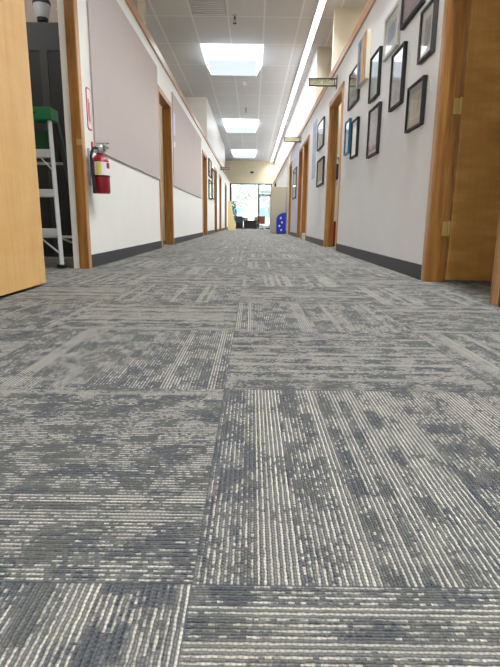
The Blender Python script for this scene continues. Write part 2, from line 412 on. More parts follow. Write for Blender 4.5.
# door leaves
def hinge(parent, x, y, z, axis='Y'):
    mb = MB().rod((x, y, z - 0.045), (x, y, z + 0.045), 0.009).rod((x, y, z + 0.045), (x, y, z + 0.052), 0.004)
    if axis == 'Y': mb.box(x - 0.001, x + 0.03, y + 0.002, y + 0.005, z - 0.044, z + 0.044).box(x - 0.042, x, y + 0.001, y + 0.006, z - 0.044, z + 0.044)
    else: mb.box(x - 0.003, x + 0.003, y - 0.03, y + 0.03, z - 0.044, z + 0.044)
    return mb.build('hinge', M['brass'], parent)
d1 = struct(MB().box(-1.205, -1.16, 1.90, 2.815, 0.014, 2.02, 0.003).build('door_1', M['maple']))
for z in (0.25, 1.05, 1.85): hinge(d1, -1.205, 2.82, z, 'X')
MB().rod((-1.16, 1.97, 0.95), (-1.105, 1.97, 0.95), 0.012).lathe([(0.028, -0.03), (0.03, 0), (0.02, 0.02)], (-1.10, 1.97, 0.95)).build('door_knob', M['steel'], d1, True)
# right leaf stands open at a right angle into its room
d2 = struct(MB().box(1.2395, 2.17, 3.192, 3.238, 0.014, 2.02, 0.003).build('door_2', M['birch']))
for z in (0.335, 1.05, 1.78): hinge(d2, 1.234, 3.208, z)
MB().rod((2.09, 3.192, 0.95), (2.09, 3.10, 0.95), 0.012).box(2.0, 2.1, 3.09, 3.105, 0.94, 0.96, 0.004).build('door_handle', M['steel'], d2, True)
def leaf(n, x0, x1, y0, y1, mat):
    o = struct(MB().box(x0, x1, y0, y1, 0.012, 2.0, 0.003).build('door_%d' % n, mat))
    return o
leaf(3, XL - T - 0.86, XL - T - 0.01, 7.07, 7.11, M['oak'])
d3 = leaf(4, XL - 0.10, XL - 0.055, 17.08, 17.92, M['bronze']); MB().rod((XL - 0.055, 17.8, 0.95), (XL - 0.01, 17.8, 0.95), 0.02).build('door_knob', M['steel'], d3)
d4 = leaf(5, XL - 0.10, XL - 0.06, 19.53, 20.47, M['oak']); MB().rod((XL - 0.06, 19.62, 0.95), (XL - 0.01, 19.62, 0.95), 0.02).build('door_knob', M['steel'], d4)
leaf(6, XL - 0.10, XL - 0.06, 23.43, 24.67, M['bronze'])
leaf(7, XR + 0.06, XR + 0.1, 15.08, 15.82, M['oak'])
leaf(8, XR + T + 0.01, XR + T + 0.85, 11.50, 11.54, M['oak']); leaf(9, XR + T + 0.01, XR + T + 0.85, 12.63, 12.67, M['oak'])
leaf(10, XL - T - 0.85, XL - T - 0.01, 14.02, 14.06, M['oak'])

# storefront glazing
wn = struct(MB().box(wx0, wx0 + 0.09, YE + 0.02, YE + 0.1, 0, 2.42).box(wx1 - 0.05, wx1, YE + 0.02, YE + 0.1, 0, 2.42).box(wx0, wx1, YE + 0.02, YE + 0.1, 2.37, 2.42)
    .box(wx0, wx1, YE + 0.02, YE + 0.1, 0, 0.06).box(0.30, 0.37, YE + 0.02, YE + 0.1, 0, 2.42).build('window_1', M['bronze']))
MB().box(wx0 + 0.05, 0.32, YE + 0.055, YE + 0.063, 0.05, 2.39).build('pane', M['window_glass'], wn)
MB().box(0.35, wx1, YE + 0.055, YE + 0.063, 1.86, 2.39).build('pane', M['window_glass'], wn)
MB().box(0.36, wx1 - 0.05, YE + 0.02, YE + 0.1, 1.80, 1.86).build('transom', M['bronze'], wn)
dr = struct(MB().box(0.375, 0.43, YE + 0.03, YE + 0.08, 0.065, 1.795).box(0.94, 1.0, YE + 0.03, YE + 0.08, 0.065, 1.795).box(0.375, 1.0, YE + 0.03, YE + 0.08, 0.065, 0.2).box(0.375, 1.0, YE + 0.03, YE + 0.08, 1.73, 1.795).build('door_11', M['alu']))
MB().box(0.42, 0.95, YE + 0.05, YE + 0.058, 0.19, 1.74).build('pane', M['window_glass'], dr)
MB().tube([(0.9, YE + 0.03, 0.8), (0.9, YE - 0.03, 0.8), (0.9, YE - 0.03, 1.1), (0.9, YE + 0.03, 1.1)], 0.012).build('handle', M['steel'], dr)
tag(MB().box(0.42, 0.98, YE - 0.006, YE + 0.019, 1.93, 2.06).build('notice_strip', M['poster_b']), 'pale teal strip notice above the glazed exit door at the corridor end', 'sign')

# ------------------------------------------------------------------ lamps
for k, y in enumerate(SKY_Y):
    pos = ['out of view behind the camera', 'overhead, nearest to the camera', 'nearest of those in view', 'second along the corridor', 'farthest along, near the end glazing'][k]
    t = thing('skylight', 'square white skylight with a drooping prismatic lens, ' + pos, 'skylight', ((SX0 + SX1) / 2, y + SL / 2, CH), 0, 'skylights along the corridor ceiling')
    a, b, i, dz = (SX1 - SX0) / 2, SL / 2, 0.12, 0.235
    def q(m, vs):
        f = m.b.faces.new([m.b.verts.new(v) for v in vs]); return m
    side = MB()
    cor = [(-a, -b), (a, -b), (a, b), (-a, b)]; inn = [(-a + i, -b + i), (a - i, -b + i), (a - i, b - i), (-a + i, b - i)]
    for e in range(4):
        g = (e + 1) % 4
        q(side, [(*cor[e], 0.0), (*cor[g], 0.0), (*inn[g], -dz), (*inn[e], -dz)])
    side.build('lens_side', M['lens_side'], t)
    bot = MB(); q(bot, [(*c, -dz) for c in inn]); bot.build('lens_bottom', M['lens'], t)
    MB().box(-a, a, -b, -b + 0.02, 0.005, 0.09).box(-a, a, b - 0.02, b, 0.005, 0.09).box(-a, -a + 0.02, -b, b, 0.005, 0.09).box(a - 0.02, a, -b, b, 0.005, 0.09).box(-a, a, -b, b, 0.09, 0.12).build('curb', M['upper'], t)

# the strip's own light: a long lamp just under its diffuser, thrown down and across the corridor
ll = bpy.data.lights.new('strip_lamp', 'AREA'); ll.shape = 'RECTANGLE'; ll.size = 0.08; ll.size_y = 34.8; ll.energy = LED_WATTS; ll.color = (0.97, 0.985, 1.0); ll.spread = math.radians(118)
lo = bpy.data.objects.new('strip_lamp', ll); COL.objects.link(lo)
t = thing('strip_light', 'long bright white LED strip running along the ceiling above the right wall', 'ceiling light', (1.0, 11.0, CH))
MB().box(-0.055, 0.055, -17.5, 17.4, -0.045, 0.0).build('housing', M['alu'], t)
MB().box(-0.042, 0.042, -17.49, 17.39, -0.056, -0.0452).build('diffuser', M['led'], t)

lo.parent = t; lo.location = (0, -0.05, -0.075); lo.rotation_euler = (0, math.radians(9), 0)

for x in (-3.2, 3.2):  # unseen panels added to brighten the side rooms and their ceilings
    for y in (-2.0, 3.3, 7.4, 12.0, 18.0, 24.0):
        if x > 0 and y == 3.3: continue
        t = thing('fill_panel', 'added flat white fill light panel, unseen, on a side room ceiling', 'ceiling light', (x, y, CH), 0, 'added fill panels in the side rooms')
        MB().box(-0.3, 0.3, -0.6, 0.6, -0.04, 0).build('housing', M['alu'], t); MB().box(-0.28, 0.28, -0.58, 0.58, -0.046, -0.0402).build('diffuser', M['lamp'], t)

# ------------------------------------------------------------------ ceiling fittings
t = thing('ceiling_vent', 'square grey ceiling vent grille in the tile before the first skylight', 'vent', (-0.722, 8.30, CH))
MB().box(-0.28, 0.28, -0.62, 0.62, -0.012, 0).build('frame', M['grille'], t)
sl = MB()
for k in range(16): sl.box(-0.25, 0.25, -0.58 + k * 0.075, -0.545 + k * 0.075, -0.022, -0.012)
sl.build('slats', M['alu'], t)
def sprinkler(x, y, label):
    t = thing('fire_sprinkler', label, 'sprinkler', (x, y, CH), 0, 'sprinkler heads on the corridor ceiling')
    MB().lathe([(0.04, 0), (0.04, -0.008), (0.02, -0.02)]).build('escutcheon', M['steel'], t, True)
    MB().rod((0, 0, -0.018), (0, 0, -0.06), 0.012).bar((0.012, 0, -0.055), (0.022, 0, -0.085), 0.006).bar((-0.012, 0, -0.055), (-0.022, 0, -0.085), 0.006).bar((0.022, 0, -0.085), (0, 0, -0.115), 0.006).bar((-0.022, 0, -0.085), (0, 0, -0.115), 0.006).build('body', M['bronze'], t)
    MB().lathe([(0.032, -0.12), (0.032, -0.116), (0.006, -0.112)]).build('deflector', M['bronze'], t, True)
sprinkler(-0.321, 8.95, 'dark pendant fire sprinkler on the ceiling just before the first skylight')
sprinkler(-0.223, 15.6, 'small pendant fire sprinkler on the ceiling just before the second skylight')
t = thing('smoke_detector', 'small round white smoke detector on the ceiling behind the first skylight', 'smoke detector', (-0.239, 12.95, CH))
MB().lathe([(0.07, 0), (0.07, -0.02), (0.055, -0.04), (0.02, -0.046)]).build('cover', M['frost'], t, True)
MB().lathe([(0.018, -0.0465), (0.018, -0.06), (0.01, -0.065)]).build('sensor', M['grille'], t, True)
t = thing('exit_box', 'small dark box lamp fixed high on the beige wall above the end glazing', 'emergency light', (-0.05, YE, 3.0))
MB().box(-0.09, 0.09, -0.08, 0, -0.05, 0.05, 0.01).build('case', M['bronze'], t); [MB().lathe([(0.03, -0.085), (0.034, -0.05)], (q, -0.05, 0)).build('lamp_head', M['grille'], t, True) for q in (-0.045, 0.045)]

# ------------------------------------------------------------------ wall panels left
def tackboard(y0, y1, label, seam=None):
    mb = MB()
    if seam: mb.box(XL + 0.001, XL + 0.015, y0, seam - 0.004, 0.915, 2.285, 0.003).box(XL + 0.001, XL + 0.015, seam + 0.004, y1, 0.915, 2.285, 0.003)
    else: mb.box(XL + 0.001, XL + 0.015, y0, y1, 0.915, 2.285, 0.003)
    o = mb.build('tackboard', M['tack'])
    tag(o, label, 'tackboard'); MB().box(XL + 0.001, XL + 0.018, y0, y1, 0.905, 0.915).build('edge_strip', M['grille'], o)
tackboard(4.16, 6.965, 'large pinkish grey fabric tackboard above the fire extinguisher on left wall')
tackboard(8.22, 12.6, 'pinkish grey fabric tackboard with a vertical seam beyond the first far doorway on left wall', 11.0)

# fire extinguisher
t = thing('fire_extinguisher', 'red fire extinguisher with black hose hanging on the left wall', 'fire extinguisher', (-1.165, 4.0, 0.562))
R = 0.066
MB().lathe([(R * 0.9, 0), (R, 0.01), (R, 0.232), (R * 0.9, 0.254), (R * 0.6, 0.276), (0.026, 0.286), (0.024, 0.318)]).build('cylinder', M['red'], t, True)
def band(r, a0, a1, z0, z1, n=12):
    m = MB(); A = []
    for k in range(n + 1):
        a = a0 + (a1 - a0) * k / n
        A.append([m.b.verts.new((r * math.cos(a), r * math.sin(a), z)) for z in (z0, z1)])
    for P, Q in zip(A, A[1:]): m.b.faces.new((P[0], Q[0], Q[1], P[1]))
    return m
lab = band(R + 0.0006, -2.0, 0.6, 0.135, 0.23).build('label', M['signwhite'], t)
band(R + 0.0012, -1.75, -1.2, 0.14, 0.226).build('yellow_patch', M['yellow'], lab)
band(R + 0.0012, -0.55, 0.35, 0.185, 0.226).build('red_patch', M['red'], lab)
MB().lathe([(0.03, 0.296), (0.036, 0.305), (0.036, 0.345), (0.026, 0.358)]).rod((0.02, 0, 0.33), (0.05, 0, 0.33), 0.02).box(-0.02, 0.05, -0.016, 0.016, 0.35, 0.372, 0.006).build('valve', M['steel'], t, True)
MB().prism([(-0.02, 0.35), (0.075, 0.362), (0.08, 0.372), (-0.02, 0.366)], 'Y', -0.011, 0.011).build('lever', M['steel'], t)
MB().prism([(0.0, 0.335), (0.075, 0.332), (0.075, 0.341), (0.0, 0.348)], 'Y', -0.011, 0.011).build('carry_handle', M['steel'], t)
MB().lathe([(0.016, -0.003), (0.018, 0), (0.016, 0.003)], (0.0, -0.034, 0.337)).build('gauge', M['signwhite'], t, True)
MB().tube([(0.0, -0.025, 0.337), (-0.03, -0.06, 0.325), (-0.045, -0.075, 0.27), (-0.04, -0.08, 0.15), (-0.03, -0.078, 0.07), (-0.028, -0.074, 0.03)], 0.0105).build('hose', M['black'], t, True)
MB().rod((-0.028, -0.074, 0.075), (-0.028, -0.074, 0.0), 0.012, 0.017).build('nozzle', M['black'], t, True)
MB().lathe([(R + 0.0015, 0.12), (R + 0.0025, 0.121), (R + 0.0025, 0.131), (R + 0.0015, 0.132)]).build('strap', M['black'], t, True)
MB().box(-0.0888, -0.075, -0.02, 0.02, 0.06, 0.33).box(-0.08, -0.02, -0.012, 0.012, 0.30, 0.312).box(-0.08, -R, -0.02, 0.02, 0.118, 0.134).build('wall_bracket', M['steel'], t)

# extinguisher sign: white with a red outline
t = thing('extinguisher_sign', 'narrow white sign with a red border above the fire extinguisher', 'sign', (XL, 4.075, 1.035))
def rrect(w, h, r, n=5):
    pts = []
    for cx, cy, a0 in ((w - r, h - r, 0), (-w + r, h - r, PI / 2), (-w + r, -h + r, PI), (w - r, -h + r, 1.5 * PI)):
        for k in range(n + 1): pts.append((cx + r * math.cos(a0 + k * PI / 2 / n), cy + r * math.sin(a0 + k * PI / 2 / n)))
    return pts
P = lambda w, h, r: [(a, b + 0.15) for a, b in rrect(w, h, r)]
MB().prism(P(0.052, 0.15, 0.025), 'X', 0, 0.004).build('panel', M['redsign'], t)
MB().prism(P(0.042, 0.140, 0.02), 'X', 0.004, 0.0055).build('face', M['signwhite'], t)
MB().box(0.0055, 0.0065, -0.03, -0.012, 0.06, 0.22).box(0.0055, 0.0065, 0.0, 0.012, 0.05, 0.2).build('pictogram', M['redsign'], t)
tag(MB().box(XL, XL + 0.006, 4.085, 4.125, 0.905, 0.955, 0.001).build('red_tag', M['redsign']), 'tiny red tag on white wall just left of the extinguisher valve', 'tag')
# strike plate
tag(MB().box(-1.275, -1.238, 3.8155, 3.8195, 0.892, 0.932).box(-1.27, -1.255, 3.8142, 3.8155, 0.9, 0.924).build('strike_plate', M['brass']), 'small brass strike plate on the oak jamb of the store room doorway', 'strike plate')

# notices beside the second doorway on the left
tag(MB().box(XL + 0.0152, XL + 0.018, 8.235, 8.43, 1.68, 2.0).build('notice_sheet', M['lavpaper']), 'pale lavender notice sheet beside the first far doorway on left wall', 'notice')
tag(MB().box(XL + 0.0152, XL + 0.022, 8.25, 8.36, 1.5, 1.57).build('wall_tag', M['signwhite']), 'small white tag below the lavender notice sheet', 'tag')

# ------------------------------------------------------------------ framed pictures
def picture(name, label, side, y0, y1, z0, z1, frame, fw, depth, artm, matm=None, mw=0.0, glass=True, group=None, cat='picture', mw2=None, x=None):
    """flat against a corridor wall; parts: frame, mat, artwork, glass"""
    s = 1 if side < 0 else -1
    x0 = x if x is not None else (XL if side < 0 else XR)
    t = thing(name, label, cat, (x0, (y0 + y1) / 2, z0), 0, group)
    w, h = (y1 - y0) / 2, z1 - z0
    def bx(mb, u0, u1, *r, bev=0.0):
        xs = sorted((s * u0, s * u1)); return mb.box(xs[0], xs[1], *r, bev)
    f = MB()
    if fw:
        bx(f, 0, depth, -w, -w + fw, 0, h, bev=0.003); bx(f, 0, depth, w - fw, w, 0, h, bev=0.003)
        bx(f, 0, depth, -w + fw * 0.5, w - fw * 0.5, 0, fw, bev=0.003); bx(f, 0, depth, -w + fw * 0.5, w - fw * 0.5, h - fw, h, bev=0.003)
        bx(f, 0.001, 0.006, -w + fw, w - fw, fw, h - fw)
        f.build('frame', frame, t)
    else:
        bx(f, 0, depth, -w, w, 0, h, bev=0.003); f.build('canvas', frame, t)
    d0 = depth * 0.55 if fw else depth + 0.0002
    m2 = mw if mw2 is None else mw2
    if matm: bx(MB(), d0 - 0.004, d0, -w + fw, w - fw, fw, h - fw).build('mat', matm, t)
    bx(MB(), d0 - 0.0035, d0 + 0.0008, -w + fw + mw, w - fw - mw, fw + m2, h - fw - m2).build('artwork', artm, t)
    if glass: bx(MB(), d0 + 0.003, d0 + 0.005, -w + fw, w - fw, fw, h - fw).build('glass', M['glass'], t)
    return t
def sc(y0, y1, z0, z1):        # measured on the wall plane, moved to the frame's face
    f = 0.98; return y0 * f, y1 * f, H + (z0 - H) * f, H + (z1 - H) * f
A = dict(
    purple=art('purple_art', [(0.3, (120, 100, 118)), (0.5, (170, 146, 160)), (0.7, (196, 176, 180))], 7, seed=1),
    bluesky=art('blue_grey_art', [(0.3, (84, 110, 158)), (0.5, (140, 164, 204)), (0.72, (206, 212, 222))], 5, (1, 1, 0.5), seed=2),
    greysk=art('grey_sketch', [(0.35, (120, 120, 124)), (0.5, (166, 166, 168)), (0.7, (206, 206, 206))], 12, seed=3),
    palegrey=art('pale_drawing', [(0.35, (196, 198, 200)), (0.5, (214, 216, 218)), (0.7, (232, 232, 232))], 8, seed=4),
    palegreen=art('pale_green_drawing', [(0.35, (150, 186, 170)), (0.5, (190, 212, 200)), (0.7, (222, 230, 226))], 4, (1, 1, 0.6), seed=5),
    orange=art('blue_orange_art', [(0.40, (36, 98, 168)), (0.47, (60, 140, 196)), (0.52, (226, 160, 74)), (0.6, (232, 196, 120)), (0.68, (150, 70, 50))], 4.5, (1, 2.0, 0.5), seed=9),
    dim=art('dim_grey_print', [(0.3, (112, 116, 116)), (0.5, (150, 152, 152)), (0.7, (184, 186, 184))], 7, seed=7),
    tansk=art('tan_sketch', [(0.4, (206, 196, 160)), (0.55, (228, 222, 196)), (0.64, (176, 166, 130))], 9, (1, 2, 0.6), seed=8),
    sunset=art('muted_landscape', [(0.28, (60, 66, 96)), (0.42, (112, 104, 110)), (0.52, (166, 128, 112)), (0.6, (120, 130, 120)), (0.72, (200, 190, 120))], 4, (1, 0.6, 2.2), seed=10),
    pale2=art('cream_print', [(0.35, (214, 214, 206)), (0.6, (236, 236, 232))], 6, seed=11),
    tealp=art('pale_teal_print', [(0.35, (150, 196, 206)), (0.6, (214, 232, 236))], 4, seed=12),
)
GRP = 'framed pictures on the right wall'
def rp(label, y0, y1, z0, z1, *a, **k): picture('framed_picture' if k.get('fw2', 1) else 'canvas_picture', label, 1, *sc(y0, y1, z0, z1), *a, group=GRP, **{q: v for q, v in k.items() if q != 'fw2'})
rp('black framed mauve picture, highest on the right wall and cut by the photo top', 3.78, 4.29, 1.82, 2.24, M['blackframe'], 0.022, 0.03, A['purple'])
rp('silver framed blue picture with a white mat, high on the right wall', 4.37, 4.81, 1.745, 2.08, M['silver'], 0.03, 0.028, A['bluesky'], M['mat'], 0.07)
rp('charcoal framed grey sketch with wide white mat, upper one beside near oak door frame', 3.50, 3.78, 1.433, 1.76, M['greyframe'], 0.018, 0.03, A['greysk'], M['mat'], 0.06)
rp('tall black framed pale drawing, left of the tan sketch', 4.138, 4.485, 1.27, 1.70, M['blackframe'], 0.018, 0.03, A['palegrey'], M['mat'], 0.03)
rp('black framed pale green picture between the bright canvas and the tall pale drawing', 4.93, 5.30, 1.508, 1.915, M['blackframe'], 0.018, 0.03, A['palegreen'], M['mat'], 0.02)
rp('unframed blue and orange painted canvas with cream edges high on the right wall', 5.44, 5.86, 1.78, 2.225, M['canvas'], 0.0, 0.045, A['orange'], glass=False, fw2=0)
rp('thin dark framed dim grey print hung left of the bright canvas', 5.87, 6.46, 1.677, 2.07, M['greyframe'], 0.018, 0.025, A['dim'])
rp('black framed tan sketch with a grey mat, lowest beside the near oak door frame', 3.603, 3.96, 1.019, 1.326, M['blackframe'], 0.014, 0.03, A['tansk'], M['mat_grey'], 0.05)
rp('plum framed muted landscape picture in the lower row', 4.82, 5.238, 0.988, 1.43, M['plumframe'], 0.02, 0.03, A['sunset'], M['mat_grey'], 0.012)
rp('black framed pale print in the lower row, right of the blue framed one', 5.78, 6.123, 1.085, 1.49, M['blackframe'], 0.02, 0.03, A['pale2'], M['mat'], 0.03)
rp('blue framed pale print next to the oak doorway, lower row', 6.26, 6.55, 1.175, 1.565, M['blueframe'], 0.02, 0.03, A['tealp'])
rp('thin pale framed print with white glare, upper one beyond the oak doorway', 8.57, 9.33, 1.59, 2.03, M['greyframe'], 0.016, 0.03, A['pale2'], M['mat'], 0.05)
rp('black framed pale print, lower one beyond the oak doorway', 8.425, 9.21, 0.972, 1.41, M['blackframe'], 0.03, 0.03, A['pale2'], M['mat'], 0.05)
tag(MB().box(XR - 0.007, XR - 0.001, 9.45, 9.98, 1.16, 2.16).build('poster', M['poster_b']), 'tall pale blue poster on the right wall beyond the two stacked prints', 'poster')
for (y, z), w in zip(((3.389, 1.564), (3.996, 1.528), (3.497, 1.231)), ('beside the grey sketch in charcoal frame', 'right of the tall pale drawing', 'right of the tan sketch')):
    tag(MB().box(XR - 0.003, XR, y - 0.03, y + 0.03, z - 0.035, z + 0.035).build('caption_card', M['paper']), 'small white caption card on the wall ' + w, 'card', 'caption cards')
GL = 'framed pictures on the far left wall'
picture('framed_picture', 'upper black framed pale print between two doorways far along left wall', -1, 14.7, 15.6, 1.62, 2.1, M['blackframe'], 0.03, 0.03, A['pale2'], M['mat'], 0.05, group=GL)
picture('framed_picture', 'lower black framed teal blue print between two doorways far along left wall', -1, 14.7, 15.6, 1.0, 1.53, M['blackframe'], 0.03, 0.03, A['tealp'], group=GL)
picture('framed_picture', 'black framed pale print farther along left wall beyond the stacked pair', -1, 15.9, 16.6, 1.05, 1.95, M['blackframe'], 0.03, 0.03, A['pale2'], M['mat'], 0.05, group=GL)

# lavender painted stretch with a poster, and a cream pilaster
S('trim_lavender', MB().box(XR - 0.006, XR + 0.002, 12.80, 14.98, 0.098, 2.36), M['lav'])
picture('framed_poster', 'grey framed pale blue poster on the lavender stretch of right wall', 1, 13.3, 14.3, 0.98, 1.75, M['greyframe'], 0.03, 0.025, M['poster_b'], x=XR - 0.006)
S('trim_pilaster', MB().box(XR - 0.03, XR + 0.002, 15.92, 16.5, 0, 2.36, 0.003), M['cream'])

# ------------------------------------------------------------------ bracket signs
def bracket_sign(side, y, z0, label, L=0.385, words=True):
    s = 1 if side < 0 else -1; xw = XL if side < 0 else XR
    t = thing('bracket_sign', label, 'sign', (xw, y, z0), 0, 'room signs projecting from the walls')
    def bx(mb, u0, u1, *r, bev=0.0):
        xs = sorted((s * u0, s * u1)); return mb.box(xs[0], xs[1], *r, bev)
    bx(MB(), 0, 0.008, -0.03, 0.03, -0.03, 0.14, bev=0.002).build('wall_plate', M['bronze'], t)
    f = MB(); bx(f, 0.008, L, -0.012, 0.012, 0.092, 0.104); bx(f, 0.008, L, -0.012, 0.012, 0.0, 0.016); bx(f, L - 0.012, L, -0.012, 0.012, 0.0, 0.104); bx(f, 0.03, 0.042, -0.012, 0.012, 0.0, 0.104)
    f.build('frame', M['bronze'], t)
    bx(MB(), 0.042, L - 0.012, -0.007, 0.007, 0.016, 0.092).build('panel', M['khaki'], t)
    if words:
        cu = bpy.data.curves.new('words', 'FONT'); cu.body = words; cu.size = 0.078; cu.extrude = 0.0006; cu.align_x = 'CENTER'; cu.align_y = 'CENTER'
        tmp = bpy.data.objects.new('words', cu); COL.objects.link(tmp); bpy.context.view_layer.update()
        me = bpy.data.meshes.new_from_object(tmp.evaluated_get(bpy.context.evaluated_depsgraph_get())); COL.objects.unlink(tmp); bpy.data.objects.remove(tmp)
        xsn = [v.co.x for v in me.vertices]; wd = max(xsn) - min(xsn); k = (L - 0.075) / wd
        for v in me.vertices: v.co.x *= k
        me.materials.append(M['bronze']); o = bpy.data.objects.new('lettering', me); COL.objects.link(o); o.parent = t
        o.location = (s * (L / 2 + 0.015), -0.0078, 0.054); o.rotation_euler = (PI / 2, 0, 0)
bracket_sign(1, 7.38, 2.175, 'khaki room sign in a dark bracket above the near oak doorway on right', words='STUDENT SERVICES')
bracket_sign(1, 12.5, 2.215, 'dark bracket sign farther along the right wall', 0.40, words=None)
bracket_sign(-1, 20.0, 2.29, 'dark bracket sign projecting from the far left wall', 0.36, words=None)

# ------------------------------------------------------------------ store room behind the left doorway
# stepladder (front faces the corridor mouth)
t = thing('stepladder', 'aluminium stepladder with a green top cap in the left store room', 'ladder', (-1.72, 3.93, 0))
wb, wt = 0.265, 0.185        # half widths at bottom and cap
lean = 0.16                  # the front rails lean back by this much
zt = 1.12
for sgn in (1, -1):
    MB().bar((sgn * wb, -0.08, 0.012), (sgn * wt, -0.08 + lean, zt), 0.028, 0.06, 0.003).build('front_rail', M['alu'], t)
    MB().bar((sgn * (wb + 0.025), 0.50, 0.012), (sgn * (wt + 0.015), 0.16, zt), 0.035, 0.03, 0.003).build('rear_rail', M['dkgreen'], t)
    MB().box(sgn * wb - 0.026, sgn * wb + 0.026, -0.12, -0.045, 0, 0.03, 0.004).build('foot', M['black'], t)
    MB().box(sgn * (wb + 0.025) - 0.026, sgn * (wb + 0.025) + 0.026, 0.47, 0.54, 0, 0.03, 0.004).build('foot', M['black'], t)
for k in range(3):
    z = 0.27 + 0.29 * k; f = z / zt; w = wb + (wt - wb) * f; y = -0.08 + lean * f
    MB().box(-w, w, y - 0.035, y + 0.045, z - 0.03, z + 0.026, 0.003).build('step', M['alu'], t)
    if k in (0, 2):
        for sgn in (1, -1):
            if k == 2: MB().bar((sgn * (w - 0.09), y - 0.03, z - 0.02), (sgn * (w + 0.005), y - 0.04, z - 0.12), 0.016, 0.006).build('brace', M['alu'], t)
            else:
                MB().bar((sgn * (w - 0.16), y, z - 0.03), (sgn * (wb), -0.07, 0.1), 0.018, 0.008).build('brace', M['alu'], t)
                MB().bar((sgn * (w - 0.05), 0.02, z - 0.03), (sgn * (wb + 0.02), 0.46, 0.12), 0.02, 0.01).build('brace', M['alu'], t)
MB().bar((-wb, 0.44, 0.22), (wb, 0.44, 0.22), 0.02).build('rear_bar', M['alu'], t); MB().bar((-wt - 0.02, 0.26, 0.8), (wt + 0.02, 0.26, 0.8), 0.02).build('rear_bar', M['alu'], t)
cap = MB().box(-wt - 0.035, wt + 0.035, 0.02, 0.18, zt - 0.035, zt + 0.055, 0.008).build('top_cap', M['green'], t)
MB().box(-0.02, 0.11, 0.0175, 0.0195, zt + 0.005, zt + 0.02).build('slot', M['black'], cap)
MB().box(-0.13, -0.05, 0.0175, 0.0195, zt + 0.0, zt + 0.025).build('cap_label', M['signwhite'], cap)
MB().box(-wt + 0.005, wt - 0.005, 0.1, 0.115, 0.86, 1.02, 0.003).build('spreader_panel', M['green_d'], t)
# charcoal cabinet
t = thing('storage_cabinet', 'tall charcoal steel cabinet behind the stepladder in left store room', 'cabinet', (-2.0, 5.05, 0))
MB().box(-0.5, 0.5, 0.02, 0.5, 0, 2.115, 0.004).box(-0.5, 0.5, 0, 0.02, 1.88, 2.115).box(0.02, 0.09, 0, 0.02, 0, 1.88).box(-0.5, -0.47, 0, 0.02, 0, 1.88).box(0.47, 0.5, 0, 0.02, 0, 1.88).build('body', M['charcoal'], t)
for a, b in ((-0.468, 0.018), (0.092, 0.468)):
    d = MB().box(a, b, 0.006, 0.0195, 0.03, 1.878).build('door', M['charcoal_d'], t)
    hx = b - 0.04 if a < 0 else a + 0.03
    MB().box(hx, hx + 0.012, -0.012, 0.006, 0.9, 1.02, 0.003).build('handle', M['black'], d)
# jar with black base and lid
t = thing('lantern_jar', 'tapered frosted jar with black base and lid on top of the charcoal cabinet', 'jar', (-1.985, 5.2, 2.115))
MB().lathe([(0.05, 0), (0.052, 0.008), (0.042, 0.03), (0.036, 0.042), (0.05, 0.055), (0.052, 0.085)]).build('base', M['black'], t, True)
MB().lathe([(0.05, 0.085), (0.054, 0.09), (0.074, 0.19), (0.075, 0.198)]).build('jar_body', M['frost'], t, True)
MB().lathe([(0.08, 0.198), (0.082, 0.21), (0.07, 0.24), (0.02, 0.25)]).build('lid', M['black'], t, True)
t = thing('wall_hook', 'small pale double hook on the taupe wall above the charcoal cabinet', 'hook', (-1.95, 5.62, 2.40))
MB().box(-0.02, 0.02, -0.006, 0, -0.03, 0.03).build('plate', M['frost'], t)
MB().tube([(0, -0.004, 0), (-0.02, -0.03, 0.0), (-0.035, -0.04, 0.03)], 0.006).tube([(0, -0.004, 0), (0.02, -0.03, 0.0), (0.035, -0.04, 0.03)], 0.006).build('prongs', M['frost'], t, True)

# ------------------------------------------------------------------ seen through the right doorway
t = thing('hanging_bag', 'dark blue bag hanging on the cream wall seen through the oak doorway', 'bag', (1.36, 8.62, 1.06))
MB().prism([(-0.10, 0.0), (0.10, 0.0), (0.12, 0.06), (0.10, 0.24), (-0.10, 0.24), (-0.12, 0.06)], 'Y', -0.11, -0.005, 0.02).build('pouch', M['navy'], t)
MB().tube([(-0.06, -0.05, 0.23), (-0.03, -0.04, 0.34), (0.03, -0.04, 0.34), (0.06, -0.05, 0.23)], 0.008).build('strap', M['navy'], t, True)
MB().rod((0, 0, 0.34), (0, -0.06, 0.335), 0.007).build('peg', M['steel'], t)
t = thing('red_stool', 'red box stool standing inside the oak doorway on the right', 'stool', (1.47, 8.25, 0))
MB().box(-0.21, 0.21, -0.2, 0.2, 0.03, 0.33, 0.012).build('body', M['redcloth'], t); MB().box(-0.22, 0.22, -0.21, 0.21, 0.33, 0.39, 0.02).build('cushion', M['redcloth'], t)
for a in (-0.17, 0.17):
    for b in (-0.16, 0.16): MB().rod((a, b, 0), (a, b, 0.03), 0.02).build('foot', M['black'], t)

